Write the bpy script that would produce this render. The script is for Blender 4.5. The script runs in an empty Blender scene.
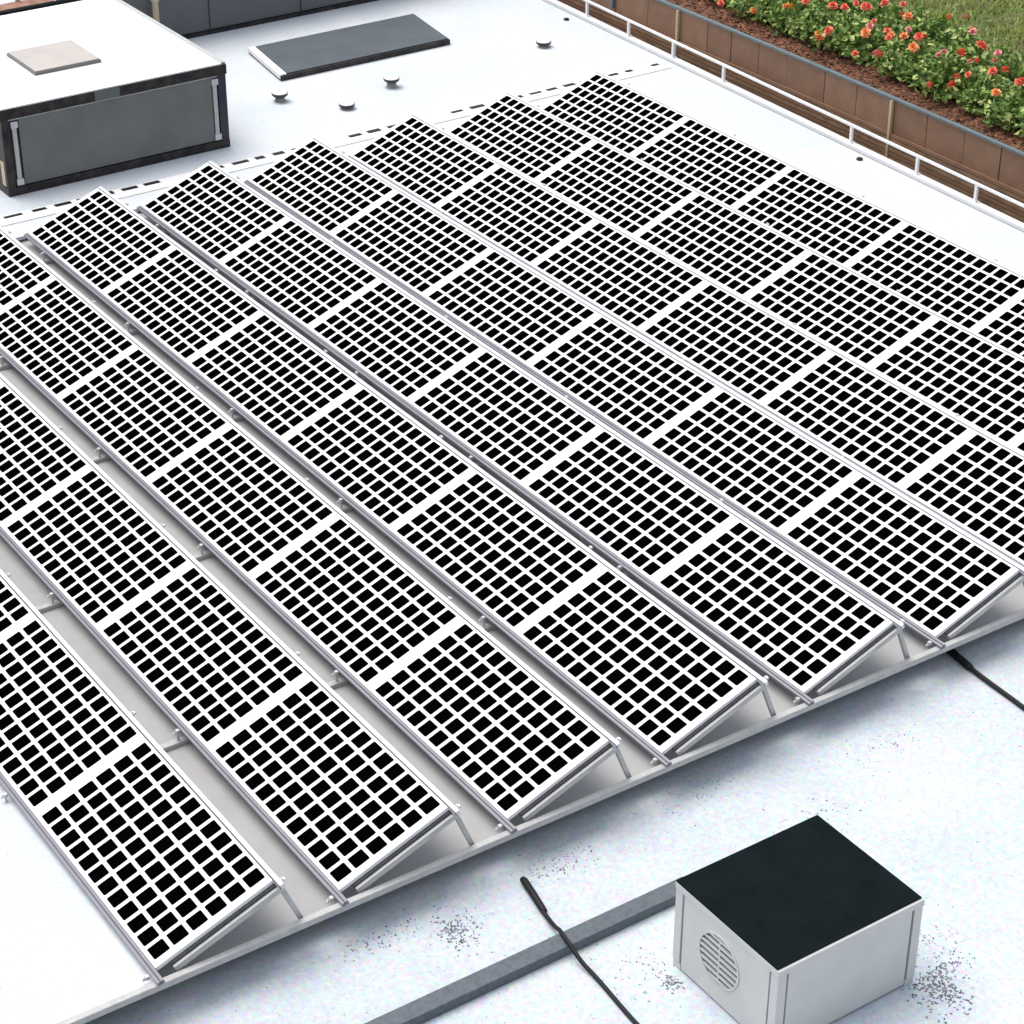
import bpy, bmesh, math, random
from mathutils import Vector, Matrix, noise
PI = math.pi
rnd = random.Random(7)
scene = bpy.context.scene
col = scene.collection
cos, sin = math.cos, math.sin

# ------------------------------------------------------------------ helpers
class MB:
    """collects shapes and links them as one mesh object"""
    def __init__(s): s.v = []; s.f = []; s.m = []
    def face(s, pts, m=0):
        b = len(s.v); s.v += [tuple(p) for p in pts]; s.f.append(tuple(range(b, b+len(pts)))); s.m.append(m)
    def box(s, a, b, m=0, fr=None):
        x0, y0, z0 = a; x1, y1, z1 = b
        P = [(x0,y0,z0),(x1,y0,z0),(x1,y1,z0),(x0,y1,z0),(x0,y0,z1),(x1,y0,z1),(x1,y1,z1),(x0,y1,z1)]
        if fr: P = [fr(*p) for p in P]
        o = len(s.v); s.v += [tuple(p) for p in P]
        for q in ((0,3,2,1),(4,5,6,7),(0,1,5,4),(1,2,6,5),(2,3,7,6),(3,0,4,7)):
            s.f.append(tuple(o+i for i in q)); s.m.append(m)
    def tube(s, pts, r, n=10, m=0, cap=True):
        pts = [Vector(p) for p in pts]
        rs = r if isinstance(r, (list, tuple)) else [r]*len(pts)
        o = len(s.v)
        for i, p in enumerate(pts):
            d = (pts[min(i+1, len(pts)-1)] - pts[max(i-1, 0)]).normalized()
            u = d.cross(Vector((0,0,1)))
            if u.length < 1e-3: u = Vector((1,0,0))
            u.normalize(); w = u.cross(d)
            for k in range(n):
                a = 2*PI*k/n; s.v.append(tuple(p + rs[i]*(cos(a)*u + sin(a)*w)))
        for i in range(len(pts)-1):
            for k in range(n):
                a, b = o+i*n+k, o+i*n+(k+1) % n
                s.f.append((a, b, b+n, a+n)); s.m.append(m)
        if cap:
            s.f.append(tuple(o+k for k in reversed(range(n)))); s.m.append(m)
            e = o+(len(pts)-1)*n; s.f.append(tuple(e+k for k in range(n))); s.m.append(m)
    def lathe(s, c, prof, n=24, m=0):
        o = len(s.v); c = Vector(c)
        for (r, z) in prof:
            for k in range(n):
                a = 2*PI*k/n; s.v.append((c.x+r*cos(a), c.y+r*sin(a), c.z+z))
        for i in range(len(prof)-1):
            for k in range(n):
                a, b = o+i*n+k, o+i*n+(k+1) % n
                s.f.append((a, b, b+n, a+n)); s.m.append(m)
        e = o+(len(prof)-1)*n; s.f.append(tuple(e+k for k in range(n))); s.m.append(m)
    def build(s, name, mats, parent=None, bevel=0, smooth=False):
        me = bpy.data.meshes.new(name)
        me.from_pydata(s.v, [], s.f)
        if not isinstance(mats, (list, tuple)): mats = [mats]
        for x in mats: me.materials.append(x)
        me.polygons.foreach_set('material_index', s.m)
        if smooth: me.polygons.foreach_set('use_smooth', [True]*len(s.f))
        me.update()
        if bevel:
            bm = bmesh.new(); bm.from_mesh(me)
            bmesh.ops.recalc_face_normals(bm, faces=bm.faces)
            es = [e for e in bm.edges if len(e.link_faces) == 2 and e.calc_face_angle(0) > 0.6]
            bmesh.ops.bevel(bm, geom=es, offset=bevel, segments=2, profile=.6, affect='EDGES')
            bm.to_mesh(me); bm.free()
        o = bpy.data.objects.new(name, me); col.objects.link(o)
        if parent: o.parent = parent
        return o

def tag(o, label=None, cat=None, group=None, kind=None):
    if label: o['label'] = label
    if cat: o['category'] = cat
    if group: o['group'] = group
    if kind: o['kind'] = kind
    return o
def thing(name, label, cat, loc=(0,0,0), rot=(0,0,0), group=None):
    o = bpy.data.objects.new(name, None); col.objects.link(o)
    o.empty_display_size = .1
    o.location = loc; o.rotation_euler = rot
    return tag(o, label, cat, group)
def copy_tree(o, parent=None):
    c = o.copy(); col.objects.link(c); c.parent = parent
    for ch in [x for x in KIDS.get(o.name, [])]: copy_tree(ch, c)
    return c
KIDS = {}
def remember(root):
    for o in list(bpy.data.objects):
        if o.parent and o.parent.name == root.name: KIDS.setdefault(root.name, []).append(o); remember(o)

# ------------------------------------------------------------------ materials
def mat(name, c, rough=.5, metal=0, spec=.5, var=0, scale=6, c2=None, bump=0, bscale=40, detail=4):
    m = bpy.data.materials.new(name); m.use_nodes = True
    nt = m.node_tree; b = nt.nodes['Principled BSDF']
    b.inputs['Roughness'].default_value = rough; b.inputs['Metallic'].default_value = metal
    b.inputs['Specular IOR Level'].default_value = spec
    b.inputs['Base Color'].default_value = (*c, 1)
    tc = nt.nodes.new('ShaderNodeTexCoord')
    if c2 or var:
        n = nt.nodes.new('ShaderNodeTexNoise'); n.inputs['Scale'].default_value = scale; n.inputs['Detail'].default_value = detail
        nt.links.new(tc.outputs['Object'], n.inputs['Vector'])
        r = nt.nodes.new('ShaderNodeValToRGB'); r.color_ramp.elements[0].position = .32; r.color_ramp.elements[1].position = .68
        c2 = c2 or tuple(max(0, x*(1-var)) for x in c)
        r.color_ramp.elements[0].color = (*c, 1); r.color_ramp.elements[1].color = (*c2, 1)
        nt.links.new(n.outputs['Fac'], r.inputs['Fac']); nt.links.new(r.outputs['Color'], b.inputs['Base Color'])
    if bump:
        n = nt.nodes.new('ShaderNodeTexNoise'); n.inputs['Scale'].default_value = bscale; n.inputs['Detail'].default_value = 6
        nt.links.new(tc.outputs['Object'], n.inputs['Vector'])
        k = nt.nodes.new('ShaderNodeBump'); k.inputs['Strength'].default_value = bump; k.inputs['Distance'].default_value = .02
        nt.links.new(n.outputs['Fac'], k.inputs['Height']); nt.links.new(k.outputs['Normal'], b.inputs['Normal'])
    return m

def roof_mat(name, base, amount, speck):
    """white roofing membrane: faint multi-coloured mineral granules, broad soiling, fine dark specks"""
    m = bpy.data.materials.new(name); m.use_nodes = True
    nt = m.node_tree; N = nt.nodes; L = nt.links; b = N['Principled BSDF']
    b.inputs['Roughness'].default_value = .85; b.inputs['Specular IOR Level'].default_value = .2
    tc = N.new('ShaderNodeTexCoord')
    n1 = N.new('ShaderNodeTexNoise'); n1.inputs['Scale'].default_value = 22; n1.inputs['Detail'].default_value = 5; n1.inputs['Roughness'].default_value = .75
    n2 = N.new('ShaderNodeTexNoise'); n2.inputs['Scale'].default_value = .9; n2.inputs['Detail'].default_value = 5
    n3 = N.new('ShaderNodeTexNoise'); n3.inputs['Scale'].default_value = 38; n3.inputs['Detail'].default_value = 2
    for n in (n1, n2, n3): L.new(tc.outputs['Object'], n.inputs['Vector'])
    # granule tint from the noise colour
    mx = N.new('ShaderNodeMix'); mx.data_type = 'RGBA'; mx.blend_type = 'OVERLAY'; mx.inputs[0].default_value = amount
    mx.inputs[6].default_value = (*base, 1); L.new(n1.outputs['Color'], mx.inputs[7])
    r2 = N.new('ShaderNodeValToRGB'); r2.color_ramp.elements[0].position = .35; r2.color_ramp.elements[1].position = .62
    r2.color_ramp.elements[0].color = (.90, .925, .95, 1); r2.color_ramp.elements[1].color = (1, 1, 1, 1)
    L.new(n2.outputs['Fac'], r2.inputs['Fac'])
    m2 = N.new('ShaderNodeMix'); m2.data_type = 'RGBA'; m2.blend_type = 'MULTIPLY'; m2.inputs[0].default_value = 1
    L.new(mx.outputs[2], m2.inputs[6]); L.new(r2.outputs['Color'], m2.inputs[7])
    r3 = N.new('ShaderNodeValToRGB'); r3.color_ramp.elements[0].position = .70; r3.color_ramp.elements[1].position = .76
    r3.color_ramp.elements[0].color = (1, 1, 1, 1); r3.color_ramp.elements[1].color = (1-speck, 1-speck, 1-speck, 1)
    L.new(n3.outputs['Fac'], r3.inputs['Fac'])
    m3 = N.new('ShaderNodeMix'); m3.data_type = 'RGBA'; m3.blend_type = 'MULTIPLY'; m3.inputs[0].default_value = 1
    L.new(m2.outputs[2], m3.inputs[6]); L.new(r3.outputs['Color'], m3.inputs[7])
    L.new(m3.outputs[2], b.inputs['Base Color'])
    k = N.new('ShaderNodeBump'); k.inputs['Strength'].default_value = .25; k.inputs['Distance'].default_value = .01
    L.new(n1.outputs['Fac'], k.inputs['Height']); L.new(k.outputs['Normal'], b.inputs['Normal'])
    return m

M = dict(
    roof=roof_mat('roof_membrane', (.60, .63, .655), .45, .4),
    low_roof=roof_mat('gravelled_membrane', (.55, .59, .625), .8, .6),
    cell=mat('silicon_cell', (.0008, .0008, .001), .6, spec=0.0),
    back=mat('white_laminate', (.86, .86, .86), .35, spec=.3),
    frame=mat('white_frame', (.85, .85, .85), .4, spec=.4),
    alu=mat('brushed_rail', (.20, .197, .235), .45, metal=.2, var=.12, scale=9),
    groove=mat('rail_groove', (.09, .09, .12), .6),
    bright=mat('bright_rail', (.66, .66, .69), .45, metal=.1, var=.08, scale=9),
    gap_shade=mat('gap_shade_dark', (.06, .06, .065), .8, var=.4, scale=30),
    galv=mat('galvanised_steel', (.46, .46, .455), .55, metal=.1, var=.16, scale=14),
    gap_floor=mat('shade_grey_floor', (.40, .40, .40), .8, spec=.2, var=.1, scale=3, bump=.1, bscale=30),  # floor greyed to carry the shade in the gaps between rows
    clamp=mat('bright_clamp', (.55, .55, .56), .35, metal=.4),
    black=mat('black_frame_paint', (.006, .006, .009), .45, spec=.3, c2=(.045, .036, .033), scale=8),  # brownish noise paints reflections into the black
    gpanel=mat('grey_sheet', (.155, .163, .162), .55, var=.2, scale=2.5),
    gpanel2=mat('slate_sheet', (.115, .127, .135), .5, var=.15, scale=2),
    slate=mat('dark_slate', (.095, .112, .128), .5, spec=.3, var=.18, scale=3),
    wtop=mat('white_sheet_top', (.82, .82, .82), .6, var=.04, scale=2),
    pale=mat('pale_metal', (.48, .50, .48), .45, metal=.2, var=.15, scale=12),
    hatch=mat('pink_grey_dome', (.40, .365, .35), .4, c2=(.46, .42, .37), scale=3),
    beige=mat('beige_paint', (.55, .44, .30), .6, var=.2, scale=8),
    vcap=mat('vent_cap_white', (.74, .74, .74), .6),
    vrim=mat('vent_rim_shade', (.035, .035, .033), .6),  # shadow on the cap edge painted in as a dark colour
    vstem=mat('vent_stem_grey', (.28, .28, .27), .6),
    cabinet=mat('cabinet_grey', (.56, .56, .55), .5, var=.07, scale=4),
    cab_line=mat('cabinet_seam', (.010, .010, .012), .6),
    cabtop=mat('dark_green_top', (.003, .007, .007), .6, spec=.03, c2=(.006, .010, .012), scale=4),
    beam=mat('slate_beam', (.075, .092, .108), .75, c2=(.11, .13, .15), scale=30, bump=.15, bscale=60),
    cable=mat('black_cable', (.010, .010, .012), .55, spec=.25),
    kerb=mat('white_kerb', (.82, .82, .82), .5, var=.05, scale=5),
    grit=mat('dark_grit', (.03, .03, .045), .8, c2=(.30, .30, .36), scale=16),
    wood1=mat('brown_cladding', (.25, .138, .082), .65, c2=(.205, .112, .067), scale=5, bump=.15, bscale=12),
    wood2=mat('brown_cladding_light', (.28, .155, .092), .65, c2=(.225, .125, .075), scale=5, bump=.15, bscale=12),
    wood3=mat('brown_board', (.36, .23, .13), .65, c2=(.20, .115, .068), scale=4, bump=.15, bscale=12),
    joint=mat('cream_joint', (.50, .40, .25), .6),
    dark=mat('dark_gap', (.02, .015, .012), .9),
    cope=mat('grey_coping', (.13, .17, .185), .6, var=.2, scale=9),
    mulch=mat('bark_mulch', (.19, .075, .038), .95, c2=(.045, .02, .013), scale=9, bump=1, bscale=30),
    chip=mat('bark_chips', (.32, .14, .07), .9, c2=(.07, .028, .016), scale=22),
    lawn=mat('lawn_soil', (.075, .115, .025), .95, c2=(.11, .09, .04), scale=3, bump=.6, bscale=25),
    asphalt=mat('asphalt', (.05, .05, .05), .9, var=.2, scale=2),
    wallm=mat('render_wall', (.12, .12, .12), .8, var=.1, scale=2),
    stem=mat('rose_stem', (.06, .05, .02), .8),
    timber=mat('red_brown_timber', (.20, .085, .05), .7, c2=(.32, .18, .11), scale=9),
    cream=mat('cream_slat', (.60, .52, .42), .6, var=.15, scale=8),
    hose=mat('white_hose', (.7, .7, .7), .5),
    navy=mat('navy_paint', (.012, .014, .035), .4),
)
def leaf_mat(name, a, b, sc=3):
    m = mat(name, a, .55, spec=.35, c2=b, scale=sc, detail=6)
    return m
M['leaf'] = leaf_mat('rose_leaf', (.06, .14, .028), (.25, .37, .08), 7)
M['leaf2'] = leaf_mat('rose_leaf_pale', (.30, .42, .10), (.50, .54, .20), 5)
M['grass'] = leaf_mat('grass_blade', (.20, .30, .055), (.46, .47, .15), 5)
M['grass2'] = leaf_mat('dry_blade', (.36, .32, .16), (.22, .26, .07), 2)
M['red'] = mat('coral_petal', (.78, .13, .075), .6, c2=(.82, .22, .13), scale=20)
M['orange'] = mat('orange_petal', (.80, .22, .07), .6, c2=(.82, .36, .13), scale=20)
M['pink'] = mat('pink_petal', (.72, .20, .20), .6, c2=(.80, .38, .34), scale=20)
M['yellow'] = mat('yellow_petal', (.72, .42, .06), .6, c2=(.75, .28, .05), scale=20)
M['daisy'] = mat('white_petal', (.75, .75, .65), .6)

# ------------------------------------------------------------------ camera (solved from the panel grid)
def set_camera():
    W = CAM_W; th = W.length; k = W/th
    K = Matrix(((0,-k.z,k.y),(k.z,0,-k.x),(-k.y,k.x,0)))
    Rm = Matrix.Identity(3) + K*sin(th) + (K@K)*(1-cos(th))
    cam = bpy.data.cameras.new('camera'); o = bpy.data.objects.new('camera', cam); col.objects.link(o)
    r, d, f = Rm[0], Rm[1], Rm[2]
    mw = Matrix(((r[0],-d[0],-f[0],CAM_C[0]),(r[1],-d[1],-f[1],CAM_C[1]),(r[2],-d[2],-f[2],CAM_C[2]),(0,0,0,1)))
    o.matrix_world = mw
    cam.sensor_width = 36; cam.lens = CAM_F/1024*36; cam.clip_end = 2000
    scene.camera = o
CAM_W = Vector((1.909139, 1.012415, -0.57185)); CAM_C = (10.821641, -4.483086, 10.297146); CAM_F = 2212.453513
PITCH, TILT, PLEN, CELLA = 1.440623, 0.349138, 2.005901, 0.15921
set_camera()

# ------------------------------------------------------------------ light
SUN_EL, SUN_AZ = math.radians(68), math.atan2(-.30, -.85)      # veiled high sun
dirv = Vector((cos(SUN_EL)*cos(SUN_AZ), cos(SUN_EL)*sin(SUN_AZ), sin(SUN_EL)))
w = bpy.data.worlds.new('World'); scene.world = w; w.use_nodes = True
nt = w.node_tree; bg = nt.nodes['Background']
sky = nt.nodes.new('ShaderNodeTexSky'); sky.sky_type = 'NISHITA'; sky.sun_disc = False
sky.sun_elevation = SUN_EL; sky.sun_rotation = PI/2 - SUN_AZ
sky.air_density = 1.0; sky.dust_density = 3.0; sky.ozone_density = .6
hs = nt.nodes.new('ShaderNodeHueSaturation'); hs.inputs['Saturation'].default_value = .38      # thin overcast: a paler sky
nt.links.new(sky.outputs['Color'], hs.inputs['Color']); nt.links.new(hs.outputs['Color'], bg.inputs['Color']); bg.inputs['Strength'].default_value = .15
sl = bpy.data.lights.new('sun', 'SUN'); sl.energy = 1.5; sl.angle = math.radians(48); sl.color = (1, .95, .88)
so = bpy.data.objects.new('sun', sl); col.objects.link(so); so.rotation_euler = dirv.to_track_quat('Z', 'Y').to_euler()
scene.view_settings.view_transform = 'Standard'; scene.view_settings.look = 'None'
scene.view_settings.exposure = .55; scene.view_settings.gamma = 1

# ------------------------------------------------------------------ setting
P, TH, LP, PA, PB = PITCH, TILT, PLEN, CELLA, .16
DZ = -.12           # deck level
FZ = -.185          # floor of the recess under the panels
LZ = -.40           # lower roof level
def ky(x): return 14.02 + (-5.8 - x)*.028
m = MB(); RX, RY0, RY1 = -12.02, -.085, 8*P+.86       # the array stands in a shallow recess of the deck
m.box((-40, -14, -.16), (RX, RY1, DZ)); m.box((RX, -14, -.16), (.185, RY0, DZ))
pts = [(-40, RY1), (.185, RY1), (.185, ky(.185)-.001), (-40, ky(-40)-.001)]
o_ = len(m.v); m.v += [(a, c, z) for z in (-.16, DZ) for a, c in pts]
for q in ((0,3,2,1),(4,5,6,7),(0,1,5,4),(1,2,6,5),(2,3,7,6),(3,0,4,7)): m.f.append(tuple(o_+k for k in q)); m.m.append(0)
tag(m.build('roof_deck', M['roof']), kind='structure')
m = MB(); m.box((RX-.1, RY0-.1, -.235), (.10, RY1+.1, FZ)); tag(m.build('array_floor', M['gap_floor']), kind='structure')
m = MB(); m.box((-1.48, -13.9, -.25), (.09, 13.7, -.237)); tag(m.build('shade_sheet', M['asphalt']), kind='structure')  # unseen dark sheet added to cut bounce and deepen the shadow under the overhang
m = MB(); m.box((-40, -14, -4.0), (-1.5, 14.0, -.2365)); tag(m.build('building_base', M['wallm']), kind='structure')
m = MB(); m.box((-1.49, -14, -4.0), (26, 14.0, LZ)); tag(m.build('lower_roof', M['low_roof']), kind='structure')
m = MB(); m.box((-40, 14.202, -4.0), (-1.492, 14.6, -.42)); m.box((-1.488, 14.004, -4.0), (26, 14.6, -.42)); tag(m.build('drain_trench', M['dark']), kind='structure')
m = MB(); m.face([(-600,-600,-4),(600,-600,-4),(600,600,-4),(-600,600,-4)]); tag(m.build('ground', M['asphalt']), kind='structure')
# garden behind the planter wall
m = MB(); m.box((-60, 14.72, -3.9), (30, 80, .40)); tag(m.build('lawn', M['lawn']), kind='structure')
m = MB()
nx, ny = 130, 22
def mz(x, y): return .425 + .035*noise.noise(Vector((x*1.7, y*1.7, 0))) + .02*noise.noise(Vector((x*6, y*6, 3)))
def bed_edge(x): return 16.75 + .12*sin(x*1.3) + max(0, (x+8.2))*-.12
g = [[(-15+11.5*i/nx, 14.70+(bed_edge(-15+11.5*i/nx)-14.70)*j/ny) for j in range(ny+1)] for i in range(nx+1)]
for i in range(nx):
    for j in range(ny):
        q = [g[i][j], g[i+1][j], g[i+1][j+1], g[i][j+1]]
        m.face([(a, b, mz(a, b)) for a, b in q])
tag(m.build('mulch_bed', M['mulch']), kind='structure')

# ------------------------------------------------------------------ solar panels
def make_panel():
    root = thing('solar_panel', 'x', 'solar panel', rot=(TH, 0, 0), group='solar panels in tilted rows on the white roof')
    x1, x0, t0, t1 = .125, .125-(LP-.0015), -.095, .885
    rw = .014
    f = MB()
    f.box((x0, t0, -.034), (x1, t0+rw, -.0005)); f.box((x0, t1-rw, -.035), (x1, t1, -.0005))
    f.box((x0, t0+rw, -.035), (x0+rw, t1-rw, -.0005)); f.box((x1-rw, t0+rw, -.035), (x1, t1-rw, -.0005))
    f.build('frame', M['frame'], root)
    b = MB(); b.box((x0+rw, t0+rw, -.009), (x1-rw, t1-rw, -.0015)); b.build('laminate', M['back'], root)
    c = MB(); ha, hb, ch = .0625, .065, .008
    for i in range(12):
        for j in range(6):
            cx, ct = -i*PA, j*PB
            o = []
            for sx, sy, e in ((-1,-1,0),(-1,-1,1),(1,-1,0),(1,-1,1),(1,1,0),(1,1,1),(-1,1,0),(-1,1,1)):
                pass
            o = [(cx-ha+ch, ct-hb), (cx+ha-ch, ct-hb), (cx+ha, ct-hb+ch), (cx+ha, ct+hb-ch), (cx+ha-ch, ct+hb), (cx-ha+ch, ct+hb), (cx-ha, ct+hb-ch), (cx-ha, ct-hb+ch)]
            c.face([(a, t, 0) for a, t in o])
    c.build('cell_grid', M['cell'], root)
    return root
ORD = ['first', 'second', 'third', 'fourth', 'fifth', 'sixth', 'seventh', 'eighth', 'ninth']
ROWN = ['leftmost row', 'second row from the left', 'third row from the left', 'fourth row from the left', 'fifth row from the left',
        'sixth row from the left', 'seventh row from the left', 'second row from the right', 'rightmost row']
proto = make_panel(); remember(proto)
for r in range(9):
    for k in range(6):
        o = proto if (r == 0 and k == 0) else copy_tree(proto)
        o.location = (-k*LP, r*P, 0)
        if r < 6: pos = ('at the front end' if k == 0 else 'at the back end' if k == 5 else ORD[k]+' from the front end')
        else: pos = ('at the back end' if k == 5 else ORD[5-k]+' from the back end')
        o['label'] = 'black-celled solar panel, %s of the %s' % (pos, ROWN[r])

# ------------------------------------------------------------------ racks
CROSS = [-2.24, -4.62, -6.75, -9.1, -11.3]
def frame_fn(x, t, n): return (x, t*cos(TH)-n*sin(TH), t*sin(TH)+n*cos(TH)-DZ)
XB = -11*PA - 5*LP - .135
def make_rack():
    root = thing('panel_rack', 'x', 'mounting rack', (0, 0, DZ), group='steel racks carrying the rows of panels')
    def channel(name, tc, ntop, w, h, x1, grv, mt):
        c = MB()
        g0, g1 = grv
        c.box((XB, tc-w/2, ntop-h), (x1, g0, ntop), 0, frame_fn)
        c.box((XB, g1, ntop-h), (x1, tc+w/2, ntop), 0, frame_fn)
        c.box((XB+.004, g0, ntop-h+.002), (x1-.004, g1, ntop-.012), 1, frame_fn)
        return c.build(name, [mt, M['groove']], root)
    channel('low_rail', -.123, -.004, .050, .034, .25, (-.127, -.119), M['alu'])
    channel('high_rail', .908, .000, .042, .040, .215, (.8875, .898), M['bright'])
    xs = [.132] + [x+.05 for x in CROSS]
    for x in xs:
        b = MB(); b.box((x, .008, -.104), (x+.044, .905, -.054), 0, frame_fn); b.build('sloped_beam', M['galv'], root, bevel=.003)
        if x > 0: b = MB(); b.box((x-.02, .0, -.0535), (x+.018, .890, -.036), 0, frame_fn); b.build('gap_shade', M['gap_shade'], root)  # dark strip added for the shade between panel frame and beam
        s = MB()
        y0, z0, y1, z1 = .885, .225-DZ, 1.050, FZ-DZ+.002
        dv = Vector((0, y1-y0, z1-z0)); nv = Vector((0, -dv.z, dv.y)).normalized()*.017
        a = [Vector((x+.003, y0, z0)), Vector((x+.003, y1, z1))]
        p = [a[0]-nv, a[0]+nv, a[1]+nv, a[1]-nv]; q = [v+Vector((.034, 0, 0)) for v in p]
        s.face(p[::-1]); s.face(q)
        for i in range(4): s.face([p[i], p[(i+1) % 4], q[(i+1) % 4], q[i]])
        s.build('strut', M['galv'], root)
    # clamps: on the high rail near each seam and on the low rail at each cross rail
    for x in [.175, -2.17, -4.55, -6.7, -9.05, -11.25]:
        k = MB(); k.box((x-.014, .930, -.02), (x+.014, .962, -.001), 0, frame_fn); k.box((x-.007, .936, -.001), (x+.007, .950, .014), 0, frame_fn)
        k.build('clamp', M['clamp'], root, bevel=.003)
    for x in [.155] + CROSS:
        k = MB(); k.box((x-.026, -.178, -DZ-.078), (x+.006, -.150, -DZ-.048)); k.box((x-.02, -.205, -DZ-.0785), (x+.0, -.178, -DZ-.068)); k.box((x-.016, -.196, -DZ-.068), (x-.004, -.184, -DZ-.056))
        if x < 0: k.box((x-.022, -.172, FZ+.043-DZ), (x+.002, -.156, -DZ-.0785))
        k.build('foot_clamp', M['clamp'], root, bevel=.003)
    return root
rack = make_rack(); remember(rack)
for r in range(9):
    o = rack if r == 0 else copy_tree(rack)
    o.location = (0, r*P, DZ)
    o['label'] = 'grey steel rack under the panels of the %s' % ROWN[r]

# cross rails on the deck
ends = ['the front edge of the roof, the long pale rail all racks stand on']
t = thing('base_rail', 'long pale grey base rail along the front edge of the raised roof', 'base rail', (0, 0, DZ), group='base rails lying across under the racks')
b = MB(); b.box((.190, -7, -.016), (.240, 13.8, -DZ-.08)); b.build('channel', M['galv'], t, bevel=.003)
b = MB(); b.box((.2405, -7, .026), (.2435, 13.8, .0395)); b.build('lip', M['galv'], t)
names = ['first grey base rail behind the front edge, crossing the gaps between rows',
         'second grey base rail behind the front edge, crossing the gaps between rows',
         'third grey base rail behind the front edge, crossing the gaps between rows',
         'second base rail from the back end of the rows, mostly under panels',
         'base rail at the back end of the rows, nearest the large grey unit']
for x, nm in zip(CROSS, names):
    b = MB(); b.box((x-.03, -.08, FZ+.001), (x+.03, 8*P+.855, FZ+.042)); o = b.build('base_rail', M['galv'], bevel=.003)
    tag(o, nm, 'base rail', 'base rails lying across under the racks')

# ------------------------------------------------------------------ back edge strip with slots
t = thing('edge_strip', 'white strip with a broken line of black slots behind the panel rows', 'edge strip', (-12.55, 9, DZ))
b = MB(); b.box((-.13, -12, .0), (.14, 5.05, .014)); b.build('strip', M['kerb'], t, bevel=.004)
y = -11.8
rs = random.Random(5)
while y < 5.0:
    L = rs.uniform(.12, .23)
    if rs.random() < .82:
        b = MB(); wv = rs.uniform(.034, .056)
        b.box((-.06-wv, y, .0145), (-.06+wv*.8, y+L, .017)); b.build('slot', M['cable'], t)
    y += L + rs.uniform(.08, .13)

# ------------------------------------------------------------------ large rooftop unit
t = thing('rooftop_unit', 'large boxy rooftop unit with white top and grey panelled front in black frame', 'rooftop unit', (-13.19, 6.05, DZ))
y0, y1, xb = -1.49, 1.49, -3.27
b = MB(); b.box((xb, y0, .05), (-.03, y1, .955)); b.build('body', M['black'], t)
b = MB(); b.box((xb, y0-.01, .0), (.0, y1+.02, .105)); b.build('base_frame', M['black'], t, bevel=.01)
b = MB(); b.box((xb-.02, y0-.05, .965), (.01, y1+.03, 1.095)); b.build('top_frame', M['black'], t, bevel=.012)
b = MB(); b.box((xb+.0, y0-.03, 1.096), (.0, y1-.035, 1.112)); b.build('top_sheet', M['wtop'], t)
b = MB(); b.box((xb-.02, y1-.03, 1.096), (-.02, y1+.028, 1.118)); b.build('edge_trim', M['pale'], t, bevel=.004)
b = MB(); b.box((-.028, y0+.215, .12), (-.008, y1-.19, .945)); b.build('front_panel', M['gpanel'], t, bevel=.004)
b = MB(); b.box((-.03, y0+.02, .950), (-.004, y1-.06, .962)); b.build('trim_line', M['pale'], t)
b = MB(); b.box((.011, -.28, .968), (.016, .05, 1.09)); b.build('cover_plate', M['gpanel2'], t)
for yy in (y0+.155, y1-.145):
    b = MB(); b.box((-.026, yy-.03, .15), (.0, yy+.025, .90)); b.build('corner_bar', M['pale'], t, bevel=.005)
    for z in (.125, .85):
        b = MB(); b.box((-.026, yy-.045, z), (.012, yy+.045, z+.08)); b.build('bracket', M['clamp'], t, bevel=.008)
b = MB(); b.box((-.03, y1-.105, .106), (.004, y1+.012, .965)); b.build('corner_post', M['navy'], t, bevel=.008)
b = MB(); b.box((-.03, y0-.01, .106), (.004, y0+.09, .965)); b.build('corner_post', M['black'], t, bevel=.008)
b = MB(); b.box((-.16, y0-.0125, .12), (-.06, y0+.0, .42)); b.build('side_strip', M['beige'], t)
t = thing('roof_hatch', 'square pinkish grey hatch lying on the white top of the large unit', 'hatch', (-14.50, 5.84, DZ+1.113))
b = MB(); b.box((-.43, -.45, 0), (.45, .44, .035)); b.build('kerb', M['gpanel'], t, bevel=.004)
b = MB(); b.box((-.42, -.435, .036), (.435, .425, .052)); b.build('lid', M['hatch'], t, bevel=.006)

# second unit behind
t = thing('rooftop_unit', 'long dark grey rooftop unit standing behind the white topped unit', 'rooftop unit', (-17.25, 10.6, DZ))
b = MB(); b.box((-2.2, -2.62, .06), (-.02, 2.9, 1.25)); b.build('body', M['gpanel2'], t, bevel=.02)
b = MB(); b.box((-2.22, -2.63, 0), (.0, 2.92, .055)); b.build('base_frame', M['black'], t)
b = MB(); b.box((-.018, -2.63, .06), (.006, -2.58, 1.26)); b.build('corner_post', M['black'], t)
b = MB(); b.box((-2.25, -2.66, 1.255), (.03, 2.95, 1.30)); b.build('top_sheet', M['wtop'], t, bevel=.005)
for yy in (-1.2, .3, 1.7):
    b = MB(); b.box((-.019, yy-.006, .08), (-.010, yy+.006, 1.24)); b.build('seam', M['black'], t)
t = thing('pipe_post', 'short beige post with a cap in front of the long grey unit', 'post', (-17.13, 8.50, DZ))
b = MB(); b.tube([(0,0,0),(0,0,.86)], .045, 12); b.build('shaft', M['beige'], t, smooth=False)
b = MB(); b.lathe((0,0,.70), [(.0,-.02),(.058,-.02),(.062,.0),(.062,.06),(.05,.08)]); b.build('collar', M['cream'], t)

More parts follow.
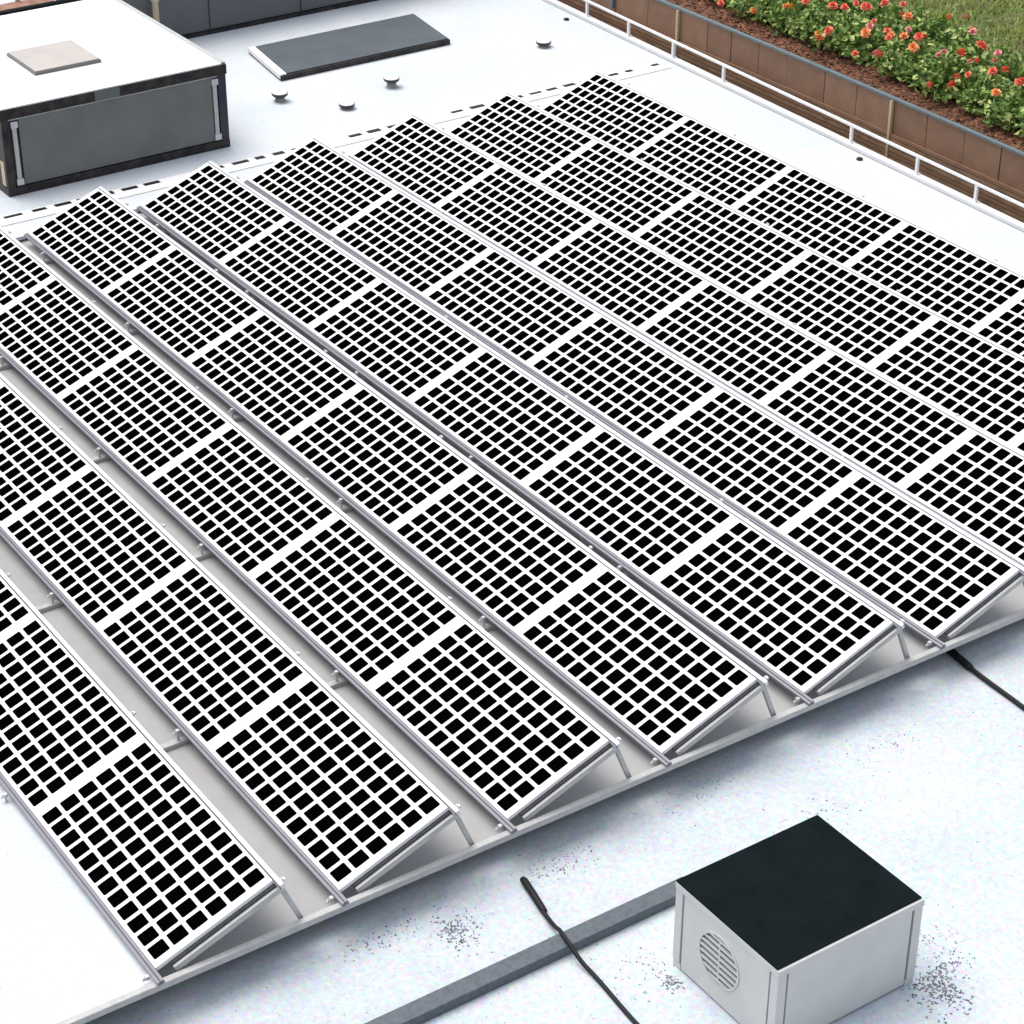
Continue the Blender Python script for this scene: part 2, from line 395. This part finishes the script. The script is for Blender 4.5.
# clutter behind the large unit
for i, (yy, lab) in enumerate(((5.75, 'reddish brown slatted crate behind the big unit at the photo corner'), (6.75, 'slatted crate with cream rails beside a leafy pot behind the big unit'))):
    t = thing('wooden_crate', lab, 'crate', (-17.5, yy, DZ), group='crates stored behind the large unit')
    for k in range(4):
        b = MB(); b.box((-.32, -.44, .08+.2*k), (.32, .44, .21+.2*k)); b.build('slat_course', M['timber'], t, bevel=.01)
    for sx in (-.335, .30):
        for sy in (-.40, .0, .38):
            b = MB(); b.box((sx, sy-.035, 0), (sx+.03+.006, sy+.035, .90)); b.build('upright', M['cream'], t)
t = thing('hose_coil', 'white hose lying in loops on a brown crate', 'hose', (-17.5, 5.85, DZ+.81))
b = MB(); b.tube([( (.20+.02*sin(3*a))*cos(a), (.30+.03*cos(2*a))*sin(a), .03+.012*a/2) for a in [i*.3 for i in range(64)]], .024, 8); b.build('loops', M['hose'], t, smooth=True)
t = thing('drain_pipe', 'black pipe running behind the large unit past the crates', 'pipe', (-16.80, 6.3, DZ))
b = MB(); b.tube([(0,-1.6,1.02),(0,.98,1.02)], .045, 12); b.build('pipe', M['cable'], t, smooth=True)
for yy in (-1.2, 0, .95):
    b = MB(); b.box((-.03, yy-.03, 0), (.03, yy+.03, .97)); b.build('stand', M['vstem'], t)

# flat dark skylight slab
t = thing('skylight', 'flat dark slate skylight slab lying on the white roof', 'skylight', (-15.58, 10.75, DZ))
def skew(x, y, z): return (x, y + .09*(x/-.62), z)
b = MB(); b.box((-.64, -1.385, 0), (.63, 1.37, .075), 0, skew); b.build('curb', M['black'], t, bevel=.006)
b = MB(); b.box((-.62, -1.28, .076), (.595, 1.35, .09), 0, skew); b.build('glazing', M['slate'], t, bevel=.005)
b = MB(); b.box((-.63, -1.40, .03), (.615, -1.29, .092), 0, skew); b.build('end_trim', M['kerb'], t, bevel=.005)

# ------------------------------------------------------------------ roof vents
VL = ['small capped roof vent nearest the large unit', 'low roof vent just behind the slotted strip, between two taller vents', 'small capped roof vent beside the near edge of the dark skylight', 'small capped roof vent standing alone towards the white railing']
proto = None
for (x, y, h, lab) in ((-14.29, 8.89, .065, VL[0]), (-13.55, 9.49, .02, VL[1]), (-13.93, 10.42, .075, VL[2]), (-14.14, 13.09, .03, VL[3])):
    t = thing('roof_vent', lab, 'roof vent', (x, y, DZ), group='small capped roof vents')
    b = MB(); b.lathe((0,0,0), [(.085,0),(.075,.012),(.065,.02),(.062,h+.01)]); b.build('stem', M['vstem'], t, smooth=True)
    b = MB(); b.lathe((0,0,h), [(.04,.0),(.088,.006),(.106,.022),(.110,.050),(.082,.052)]); b.build('cap_rim', M['vrim'], t)
    b = MB(); b.lathe((0,0,h+.048), [(.102,.005),(.098,.011),(.06,.016),(.03,.018)]); b.build('cap_top', M['vcap'], t, smooth=True)
for (x, y, lab) in ((-8.39, 13.93, 'tiny black drain stub on white roof by the railing, right side'), (-14.93, 14.05, 'tiny black drain stub by the railing at the far end')):
    b = MB(); b.lathe((0,0,0), [(.042,0),(.042,.018),(.03,.028),(.015,.03)], 14); o = b.build('drain_stub', M['cable']); o.location = (x, y, DZ)
    tag(o, lab, 'drain', 'black drain stubs by the railing')

# ------------------------------------------------------------------ kerb + railing
def ky(x): return 14.02 + (-5.8 - x)*.028
def strip(name, x0, x1, dy0, dy1, z0, z1, mt, parent=None, bev=.004):
    b = MB()
    pts = [(x0, ky(x0)+dy0), (x1, ky(x1)+dy0), (x1, ky(x1)+dy1), (x0, ky(x0)+dy1)]
    v = [(a, c, z0) for a, c in pts] + [(a, c, z1) for a, c in pts]
    o = len(b.v); b.v += v
    for q in ((0,3,2,1),(4,5,6,7),(0,1,5,4),(1,2,6,5),(2,3,7,6),(3,0,4,7)): b.f.append(q); b.m.append(0)
    return b.build(name, mt, parent, bevel=bev)
k = strip('roof_kerb', -24, 4, .0, .10, DZ-.25, DZ+.045, M['kerb']); tag(k, 'low white kerb along the roof edge below the railing', 'kerb')
s = strip('shade_line', -24, 4, -.022, -.012, DZ+.0005, DZ+.004, M['gpanel'], None, 0); s.parent = k  # shadow gap at the kerb foot, painted as a thin grey line
s.name = 'kerb_shade_line'
t = thing('railing', 'white metal railing with short posts along the roof kerb', 'railing', (0, 0, 0))
r_ = strip('top_rail', -24, 4, .040, .074, .135, .170, M['kerb'], t, .009)
for x in (-18, -16.9, -15.85, -14.8, -13.74, -12.66, -11.5, -8.82, -7.57, -6.52, -5.45, -4.4, -3.3):
    b = MB(); yy = ky(x); b.box((x-.018, yy+.040, DZ+.046), (x+.018, yy+.074, .1345)); b.box((x-.04, yy+.012, DZ+.0455), (x+.04, yy+.096, DZ+.054))
    b.build('post', M['kerb'], t)

# ------------------------------------------------------------------ planter wall
t = thing('planter_wall', 'brown clad planter wall with grey coping behind the white railing', 'wall', (0, 14.6, LZ))
xs = [-19.5, -18.6, -17.7, -16.8, -16.0, -15.2, -14.45, -13.7, -13.0, -12.36, -11.85, -11.27, -10.68, -9.92, -9.30, -8.61, -7.99, -7.32, -6.69, -6.05, -5.4, -4.7, -4.0, -3.2, -2.4]
def wy(x): return .0 + .05*sin((x+14)*.33)
for i in range(len(xs)-1):
    a, c = xs[i]+.006, xs[i+1]-.006
    b = MB(); dy = rnd.uniform(-.006, .006)
    v = [(a, wy(a)+dy, 0), (c, wy(c)+dy, 0), (c, wy(c)+dy+.08, 0), (a, wy(a)+dy+.08, 0)]
    b.v += v + [(p[0], p[1], .86) for p in v]
    for q in ((0,3,2,1),(4,5,6,7),(0,1,5,4),(1,2,6,5),(2,3,7,6),(3,0,4,7)): b.f.append(q); b.m.append(0)
    b.build('cladding_panel', M['wood1'] if rnd.random() < .55 else M['wood2'], t, bevel=.003)
def sweep(name, dy0, dy1, z0, z1, mt, bev=0):
    b = MB(); n = 60; o = 0
    X = [-19.5 + 17.1*i/n for i in range(n+1)]
    for x in X: b.v += [(x, wy(x)+dy0, z0), (x, wy(x)+dy1, z0), (x, wy(x)+dy1, z1), (x, wy(x)+dy0, z1)]
    for i in range(n):
        for k_ in range(4): b.f.append((i*4+k_, (i+1)*4+k_, (i+1)*4+(k_+1) % 4, i*4+(k_+1) % 4)); b.m.append(0)
    b.f.append((0,1,2,3)); b.m.append(0); e = n*4; b.f.append((e+3,e+2,e+1,e)); b.m.append(0)
    return b.build(name, mt, t)
sweep('backing', .07, .12, .0, .85, M['dark'])
sweep('coping', -.032, .03, .862, .890, M['cope'])
for q in range(7):
    sweep('horizontal_board', -.036, -.010, .012+.060*q, .012+.060*q+.048, M['wood3'] if q % 2 else M['wood2'])
for x in (-12.98, -8.61):
    b = MB(); b.box((x-.022, wy(x)-.05, .0), (x+.018, wy(x)-.008, .855)); b.build('joint_strip', M['joint'], t)
b = MB(); b.box((-14.55, wy(-14.5)-.05, .50), (-14.47, wy(-14.5)-.008, .80)); b.build('bracket', M['cope'], t)

# ------------------------------------------------------------------ cabinet in the foreground
t = thing('vent_cabinet', 'pale grey metal cabinet with dark top and round louvred grille', 'ventilation box', (2.285, 3.745, LZ))
hx, hy, H = .545, .642, .752
b = MB(); b.box((-hx+.02, -hy+.12, .03), (hx-.02, hy-.02, H-.06)); b.build('body', M['cab_line'], t)
def side(name, ax, s, u0, u1, z0, z1, d0, d1, mt, bev=.003):
    b = MB()
    if ax == 'y': a_, c_ = sorted((s*(hy+d0), s*(hy+d1))); b.box((u0, a_, z0), (u1, c_, z1))
    else: a_, c_ = sorted((s*(hx+d0), s*(hx+d1))); b.box((a_, u0, z0), (c_, u1, z1))
    return b.build(name, mt, t, bevel=bev)
for s in (-1, 1):
    side('side_panel', 'x', s, -hy+.093, hy-.093, .02, H-.062, -.03, -.004, M['cabinet'])
    if s == 1: side('side_panel', 'y', s, -hx+.093, hx-.093, .02, H-.062, -.03, -.004, M['cabinet'])
for sx in (-1, 1):
    for sy in (-1, 1):
        b = MB(); xa, xb_ = sorted((sx*hx, sx*(hx-.075))); ya, yb_ = sorted((sy*hy, sy*(hy-.075)))
        b.box((xa, ya, .06), (xb_, yb_, H-.062)); b.build('corner_post', M['cabinet'], t, bevel=.004)
        b = MB(); xa, xb_ = sorted((sx*(hx-.004), sx*(hx-.085))); ya, yb_ = sorted((sy*(hy-.004), sy*(hy-.085)))
        b.box((xa, ya, 0), (xb_, yb_, .055)); b.build('foot', M['cabinet'], t, bevel=.004)
b = MB(); b.box((-hx-.004, -hy-.004, H-.058), (hx+.004, hy+.004, H-.004)); b.build('top_rim', M['cabinet'], t, bevel=.003)
b = MB(); b.box((-hx-.002, -hy-.002, H-.003), (hx-.016, hy-.008, H+.008)); b.build('top_cover', M['cabtop'], t)
# front panel (towards -y) with a round louvred opening
b = MB(); gx, gz, gr = -.055, .395, .205
n = 48; yf, yb2 = -hy+.004, -hy+.03
x0, x1, z0, z1 = -hx+.093, hx-.093, .02, H-.062
def ring(a):
    d = Vector((cos(a), sin(a))); 
    tx = ((x1-gx) if d.x > 0 else (x0-gx))/d.x if abs(d.x) > 1e-6 else 1e9
    tz = ((z1-gz) if d.y > 0 else (z0-gz))/d.y if abs(d.y) > 1e-6 else 1e9
    s_ = min(tx, tz); return (gx+d.x*s_, gz+d.y*s_)
angs = sorted([2*PI*i/n for i in range(n)] + [math.atan2(zz-gz, xx-gx) % (2*PI) for xx in (x0, x1) for zz in (z0, z1)])
for i in range(len(angs)):
    a, c = angs[i], angs[(i+1) % len(angs)]
    o1, o2 = ring(a), ring(c); i1 = (gx+gr*cos(a), gz+gr*sin(a)); i2 = (gx+gr*cos(c), gz+gr*sin(c))
    b.face([(i1[0], yf, i1[1]), (o1[0], yf, o1[1]), (o2[0], yf, o2[1]), (i2[0], yf, i2[1])])
    b.face([(i2[0], yf, i2[1]), (i2[0], yb2, i2[1]), (i1[0], yb2, i1[1]), (i1[0], yf, i1[1])])
    b.face([(o1[0], yf, o1[1]), (o1[0], yb2, o1[1]), (o2[0], yb2, o2[1]), (o2[0], yf, o2[1])])
fp = b.build('front_panel', M['cabinet'], t)
gb = MB()
nsl = 8
for i in range(nsl):
    z = gz - gr + (2*gr)*(i+.5)/nsl
    hw = math.sqrt(max(0, (gr+.004)**2-(z-gz)**2))
    gb.box((gx-hw, -hy-.002, z-.016), (gx+hw, -hy+.016, z+.004))
gb.box((gx-.006, -hy+.001, gz-gr), (gx+.006, -hy+.014, gz+gr))
o = gb.build('grille', M['cabinet'], fp)
gb = MB(); 
for i in range(n):
    a, c = 2*PI*i/n, 2*PI*(i+1)/n
    pr = [(gr+.001, -.005), (gr+.012, -.005)]
    q = lambda an, rr, yy: (gx+rr*cos(an), -hy+yy, gz+rr*sin(an))
    gb.face([q(a, gr-.004, -.004), q(a, gr+.012, -.004), q(c, gr+.012, -.004), q(c, gr-.004, -.004)])
    gb.face([q(a, gr+.012, -.004), q(a, gr+.012, .004), q(c, gr+.012, .004), q(c, gr+.012, -.004)])
gb.build('grille_ring', M['cabinet'], fp)

# ------------------------------------------------------------------ beam, cables, grit
b = MB(); b.box((1.115, -3.2, LZ+.002), (1.262, 3.68, LZ+.088)); o = b.build('steel_beam', M['beam'], bevel=.006)
tag(o, 'dark slate grey beam lying on the lower roof up to the cabinet', 'beam')
def smoothpath(pts, n=8):
    out = []; pts = [Vector(p) for p in pts]
    for i in range(len(pts)-1):
        p0, p1, p2, p3 = pts[max(i-1,0)], pts[i], pts[i+1], pts[min(i+2, len(pts)-1)]
        for k in range(n):
            u = k/n; out.append(.5*((2*p1)+(p2-p0)*u+(2*p0-5*p1+4*p2-p3)*u*u+(3*p1-p0-3*p2+p3)*u**3))
    out.append(pts[-1]); return out
t = thing('power_cable', 'black cable with a thick plug end crossing over the slate beam', 'cable', (0, 0, LZ))
zt = .088+.022
b = MB(); b.tube(smoothpath([(.80,2.645,.03),(1.0,2.607,.055),(1.10,2.583,.098),(1.19,2.562,.108),(1.27,2.552,.103),(1.42,2.550,.055),(1.62,2.560,.021),(2.1,2.524,.018),(2.7,2.52,.018),(3.6,2.6,.018)]), .0165, 10); b.build('cord', M['cable'], t, smooth=True)
b = MB(); b.tube([(.425,2.725,.038),(.435,2.722,.038),(.46,2.72,.038),(.62,2.69,.036),(.78,2.658,.032),(.82,2.652,.031),(.825,2.652,.031)], [.010,.024,.029,.028,.027,.022,.016], 12); b.build('plug', M['cable'], t, smooth=True)
t = thing('power_cable', 'black cable coming out from under the raised roof at the right', 'cable', (0, 0, LZ))
b = MB(); b.tube(smoothpath([(-.9,7.6,.03),(-.1,7.46,.03),(.38,7.40,.028),(.95,7.372,.022),(1.8,7.30,.02),(3.2,7.5,.02)]), .021, 10); b.build('cord', M['cable'], t, smooth=True)
b = MB(); b.tube([(-.5,7.53,.031),(-.48,7.525,.031),(-.1,7.46,.032),(.28,7.41,.03),(.32,7.405,.029)], [.02,.034,.036,.034,.02], 12); b.build('sleeve', M['cable'], t, smooth=True)

g = MB(); rg = random.Random(11)
def bit(x, y, s):
    a = rg.uniform(0, PI); l, wd, h = s*rg.uniform(.5, 1.6), s*rg.uniform(.35, .8), s*.4
    ca, sa = cos(a), sin(a)
    g.box((-l, -wd, 0), (l, wd, h), 0, lambda X, Y, Z: (x+X*ca-Y*sa, y+X*sa+Y*ca, LZ+.001+Z))
def cluster(cx, cy, sx, sy, n, s=.011):
    for _ in range(n): bit(rg.gauss(cx, sx), rg.gauss(cy, sy), s*rg.uniform(.6, 1.3))
cluster(.61, 2.02, .085, .075, 170, .0065)     # heap left of the cable plug
cluster(.60, 2.05, .16, .16, 60, .005)
cluster(.42, 3.05, .10, .17, 110, .0055)
cluster(.38, 1.50, .07, .22, 80, .0055)
cluster(.30, 4.43, .12, .22, 60, .005)
cluster(.68, 6.12, .12, .25, 60, .005)
cluster(1.05, 5.05, .14, .2, 60, .005)
cluster(3.00, 4.46, .10, .10, 220, .0075)      # by the right foot of the cabinet
cluster(2.86, 4.62, .05, .12, 110, .0065)
cluster(2.6, 4.80, .22, .14, 110, .005)
cluster(1.66, 4.46, .03, .03, 40, .007)
cluster(1.90, 2.98, .04, .035, 60, .0065)
cluster(1.66, 2.95, .12, .09, 40, .005)
cluster(1.7, 2.6, .3, .3, 50, .0045)
cluster(.9, .3, .4, .6, 50, .0045)
for _ in range(260): bit(rg.uniform(.2, 3.4), rg.uniform(-.8, 9), rg.uniform(.002, .0055))
tag(g.build('grit', M['grit']), 'dark grit and gravel crumbs scattered on the lower white roof', 'grit', kind='stuff')

# ------------------------------------------------------------------ roses
def leaf(m, p, d, s, mi):
    d = d.normalized(); u = d.cross(Vector((rnd.gauss(0,1), rnd.gauss(0,1), rnd.gauss(0,1))))
    if u.length < 1e-3: return
    u.normalize(); n_ = u.cross(d)*(.25*s)
    a, b_ = p, p+d*s*1.5
    mid = p+d*s*.75
    m.face([a, mid+u*s*.5+n_, b_], mi); m.face([a, b_, mid-u*s*.5+n_], mi)
def bush_mesh(seed, sx, sy, h):
    global rnd
    rnd = random.Random(seed)
    m_ = MB(); st = MB()
    shoots = []
    for i in range(34):
        a = rnd.uniform(0, 2*PI); q = math.sqrt(rnd.random())
        tip = Vector((sx*q*cos(a), sy*q*sin(a), h*(1-.55*q*q)*rnd.uniform(.55, 1.12)))
        base = Vector((tip.x*.18, tip.y*.18, -.03))
        mid = base.lerp(tip, .5)+Vector((tip.x*.15, tip.y*.15, .03))
        st.tube([base, mid, tip], [.009, .007, .003], 5)
        shoots.append((base, mid, tip))
        for k in range(28):
            u = rnd.uniform(.25, 1.0)
            p = (base.lerp(mid, u*2) if u < .5 else mid.lerp(tip, u*2-1)) + Vector((rnd.gauss(0,.045), rnd.gauss(0,.045), rnd.gauss(0,.03)))
            if p.z < .0: p.z = .01+rnd.random()*.05
            d = Vector((rnd.gauss(0,1), rnd.gauss(0,1), rnd.gauss(.15,.6)))
            leaf(m_, p, d, rnd.uniform(.042, .082), 1 if rnd.random() < .26 else 0)
    return m_, st, shoots
def flower_mesh(seed, r):
    q = random.Random(seed); m_ = MB()
    for ringi, (n_, el, rr, ln) in enumerate(((7, -.15, .34, .95), (7, .45, .34, 1.0), (6, .95, .30, .95), (4, 1.35, .2, .85))):
        for k in range(n_):
            a = 2*PI*(k+q.uniform(-.2, .2))/n_ + ringi*.5
            d = Vector((cos(a)*cos(el), sin(a)*cos(el), sin(el))); u = Vector((-sin(a), cos(a), 0)); 
            base = Vector((cos(a), sin(a), 0))*.1*r; e = q.uniform(.85, 1.15)
            t1 = base+d*r*ln*.6*e; t2 = base+d*r*ln*e+Vector((0, 0, -.12*r))
            wd = r*rr*1.3
            m_.face([base, t1+u*wd, t2+u*wd*.5, t2-u*wd*.5, t1-u*wd])
    return m_
# flower pixel-free list: world spots of the blooms (x, y, height above bed, colour)
BUSH = []   # x, y, variant, scale
fr = [(-13.75,15.35),(-12.95,15.45),(-12.2,15.35),(-11.45,15.42),(-10.75,15.28),(-10.0,15.42),(-9.2,15.38),(-8.5,15.30),(-7.75,15.36),(-7.05,15.22),(-6.3,15.30),(-5.6,15.10),(-4.9,15.15)]
bk = [(-13.3,16.25),(-12.4,16.2),(-11.6,16.3),(-10.75,16.2),(-9.9,16.25),(-9.1,16.1),(-8.3,15.98),(-7.1,15.9),(-6.0,15.85)]
variants = []
for vi, (sx, sy, h) in enumerate(((.50,.46,.50),(.46,.44,.55),(.52,.42,.46),(.45,.48,.52))):
    variants.append(bush_mesh(100+vi, sx, sy, h))
vdata = []
for a, b_, sh in variants:
    fo = a.build('foliage', [M['leaf'], M['leaf2']]); so_ = b_.build('stems', M['stem'])
    vdata.append((fo.data, so_.data))
    bpy.data.objects.remove(fo); bpy.data.objects.remove(so_)
def child(name, data, parent, loc=(0,0,0), rot=(0,0,0), sc=1):
    o = bpy.data.objects.new(name, data); col.objects.link(o); o.parent = parent; o.location = loc; o.rotation_euler = rot; o.scale = (sc, sc, sc); return o
rb = random.Random(3)
roots = []
def row_label(i, n, row):
    e = n-1-i
    if e == 0: pos = 'at the right end of'
    elif i == 0: pos = 'at the far left end of'
    elif e < 9: pos = ORD[e]+' from the right in'
    else: pos = ORD[i]+' from the left in'
    return 'coral rose bush, %s the %s' % (pos, row)
for lst, rown in ((fr, 'front row above the planter wall'), (bk, 'back row beside the lawn')):
    for i, (x, y) in enumerate(lst):
        y += .10
        t = thing('rose_bush', row_label(i, len(lst), rown), 'rose bush', (x, y, .42), group='rose bushes in the mulch bed')
        v = rb.randrange(4); rz = rb.uniform(0, 6.28); s_ = rb.uniform(.92, 1.12)
        child('foliage', vdata[v][0], t, rot=(0,0,rz), sc=s_); child('stems', vdata[v][1], t, rot=(0,0,rz), sc=s_)
        roots.append(t)
fl = []
for cname in ('red', 'orange', 'pink', 'yellow'):
    for sd in (1, 2):
        o = flower_mesh(sd*7+len(fl), .050).build('flower', M[cname]); fl.append((cname, o.data)); bpy.data.objects.remove(o)
FLOWERS = []
FLOWERS = [(-10.456, 15.757, 0.98, 'red'), (-10.407, 15.77, 0.98, 'red'), (-10.409, 16.075, 0.98, 'red'), (-10.221, 16.234, 0.98, 'red'), (-9.93, 15.936, 0.98, 'red'), (-9.809, 15.938, 0.98, 'orange'), (-9.913, 15.422, 0.98, 'red'), (-9.795, 15.245, 0.98, 'pink'), (-9.67, 15.064, 0.962, 'orange'), (-9.547, 15.327, 0.98, 'red'), (-9.375, 15.238, 0.98, 'orange'), (-9.321, 15.147, 0.98, 'red'), (-9.245, 15.342, 0.98, 'orange'), (-9.414, 15.584, 0.98, 'pink'), (-9.126, 15.497, 0.98, 'red'), (-9.101, 15.558, 0.98, 'red'), (-9.364, 14.988, 0.784, 'pink'), (-9.285, 14.985, 0.785, 'red'), (-8.865, 15.154, 0.98, 'orange'), (-8.513, 15.349, 0.98, 'pink'), (-8.463, 15.204, 0.98, 'pink'), (-8.372, 15.505, 0.98, 'red'), (-8.288, 15.466, 0.98, 'red'), (-9.484, 16.365, 0.98, 'orange'), (-9.376, 16.552, 0.98, 'pink'), (-8.991, 16.278, 0.98, 'red'), (-8.88, 16.212, 0.98, 'pink'), (-8.46, 15.929, 0.98, 'red'), (-8.392, 15.919, 0.98, 'red'), (-8.062, 15.37, 0.98, 'pink'), (-8.045, 15.45, 0.98, 'red'), (-8.112, 15.895, 0.98, 'pink'), (-7.9, 15.613, 0.98, 'pink'), (-7.649, 15.35, 0.98, 'red'), (-7.587, 15.495, 0.98, 'red'), (-7.735, 15.01, 0.98, 'red'), (-7.866, 14.955, 0.921, 'red'), (-7.903, 14.935, 0.831, 'red'), (-7.918, 14.927, 0.797, 'red'), (-8.285, 14.914, 0.69, 'red'), (-7.155, 14.92, 0.935, 'orange'), (-7.181, 15.321, 0.98, 'red'), (-7.174, 15.383, 0.98, 'red'), (-12.45, 14.913, 0.64, 'red'), (-11.901, 15.041, 0.658, 'orange'), (-11.32, 15.112, 0.865, 'orange'), (-11.223, 15.116, 0.885, 'yellow'), (-11.075, 15.259, 0.98, 'red'), (-10.713, 15.416, 0.98, 'red'), (-10.574, 15.498, 0.98, 'red'), (-10.621, 15.748, 0.98, 'red'), (-10.35, 15.041, 0.806, 'red'), (-10.525, 15.013, 0.717, 'yellow'), (-9.728, 14.967, 0.679, 'red'), (-10.469, 14.997, 0.683, 'orange')]
rf = random.Random(9)
for (x, y, z, c) in FLOWERS:
    best = min(roots, key=lambda t: (t.location.x-x)**2+(t.location.y-y)**2)
    d = rf.choice([q for n_, q in fl if n_ == c])
    child('flower', d, best, (x-best.location.x, y-best.location.y, z-best.location.z), (rf.uniform(-.5,.5)+.25, rf.uniform(-.5,.5)+.3, rf.uniform(0,6)), rf.uniform(.85, 1.35))

# bark chips
g = MB(); rc = random.Random(21)
for _ in range(9000):
    x = rc.uniform(-14.9, -3.7); y = 14.72 + abs(rc.gauss(0, .9))
    if y > bed_edge(x): continue
    s_ = rc.uniform(.012, .034); a = rc.uniform(0, PI); d = Vector((cos(a), sin(a), rc.uniform(-.5,.5)))*s_; u = Vector((-sin(a), cos(a), rc.uniform(-.5,.5)))*s_*rc.uniform(.25,.6)
    p = Vector((x, y, mz(x, y)+.012))
    g.face([p-d-u, p+d-u, p+d*.8+u, p-d+u])
tag(g.build('bark_chips', M['chip']), 'red brown bark chips covering the rose bed', 'mulch', kind='stuff')
# grass
g = MB(); rc = random.Random(22)
for _ in range(42000):
    x = rc.uniform(-12.5, -3.5); y = rc.uniform(15.6, 21.5)
    if y < bed_edge(x)-.05+rc.gauss(0,.06): continue
    cl = noise.noise(Vector((x*2.2, y*2.2, 5)))
    if rc.random() > .75+.6*cl: continue
    hgt = rc.uniform(.03, .11)*(1+.6*cl); a = rc.uniform(0, 2*PI); wd = rc.uniform(.008, .018)
    ln = Vector((rc.gauss(0,.5), rc.gauss(0,.5), 1)).normalized()*hgt
    p = Vector((x, y, .40)); u = Vector((cos(a), sin(a), 0))*wd
    g.face([p-u, p+u, p+ln], 1 if rc.random() < .14-.25*cl else 0)
tag(g.build('grass', [M['grass'], M['grass2']]), 'uneven green lawn grass behind the roses', 'grass', kind='stuff')
g = MB()
for _ in range(26):
    x = rc.uniform(-9.5, -4.5); y = rc.uniform(16.6, 19.5); z = .40+rc.uniform(.05,.1)
    for k in range(6):
        a = k*PI/3; g.face([(x,y,z), (x+.03*cos(a-.4), y+.03*sin(a-.4), z+.006), (x+.036*cos(a), y+.036*sin(a), z+.004), (x+.03*cos(a+.4), y+.03*sin(a+.4), z+.006)])
    g.face([(x-.003,y,.40),(x+.003,y,.40),(x,y,z)])
tag(g.build('lawn_daisies', M['daisy']), 'tiny white daisies scattered in the lawn', 'daisies', kind='stuff')
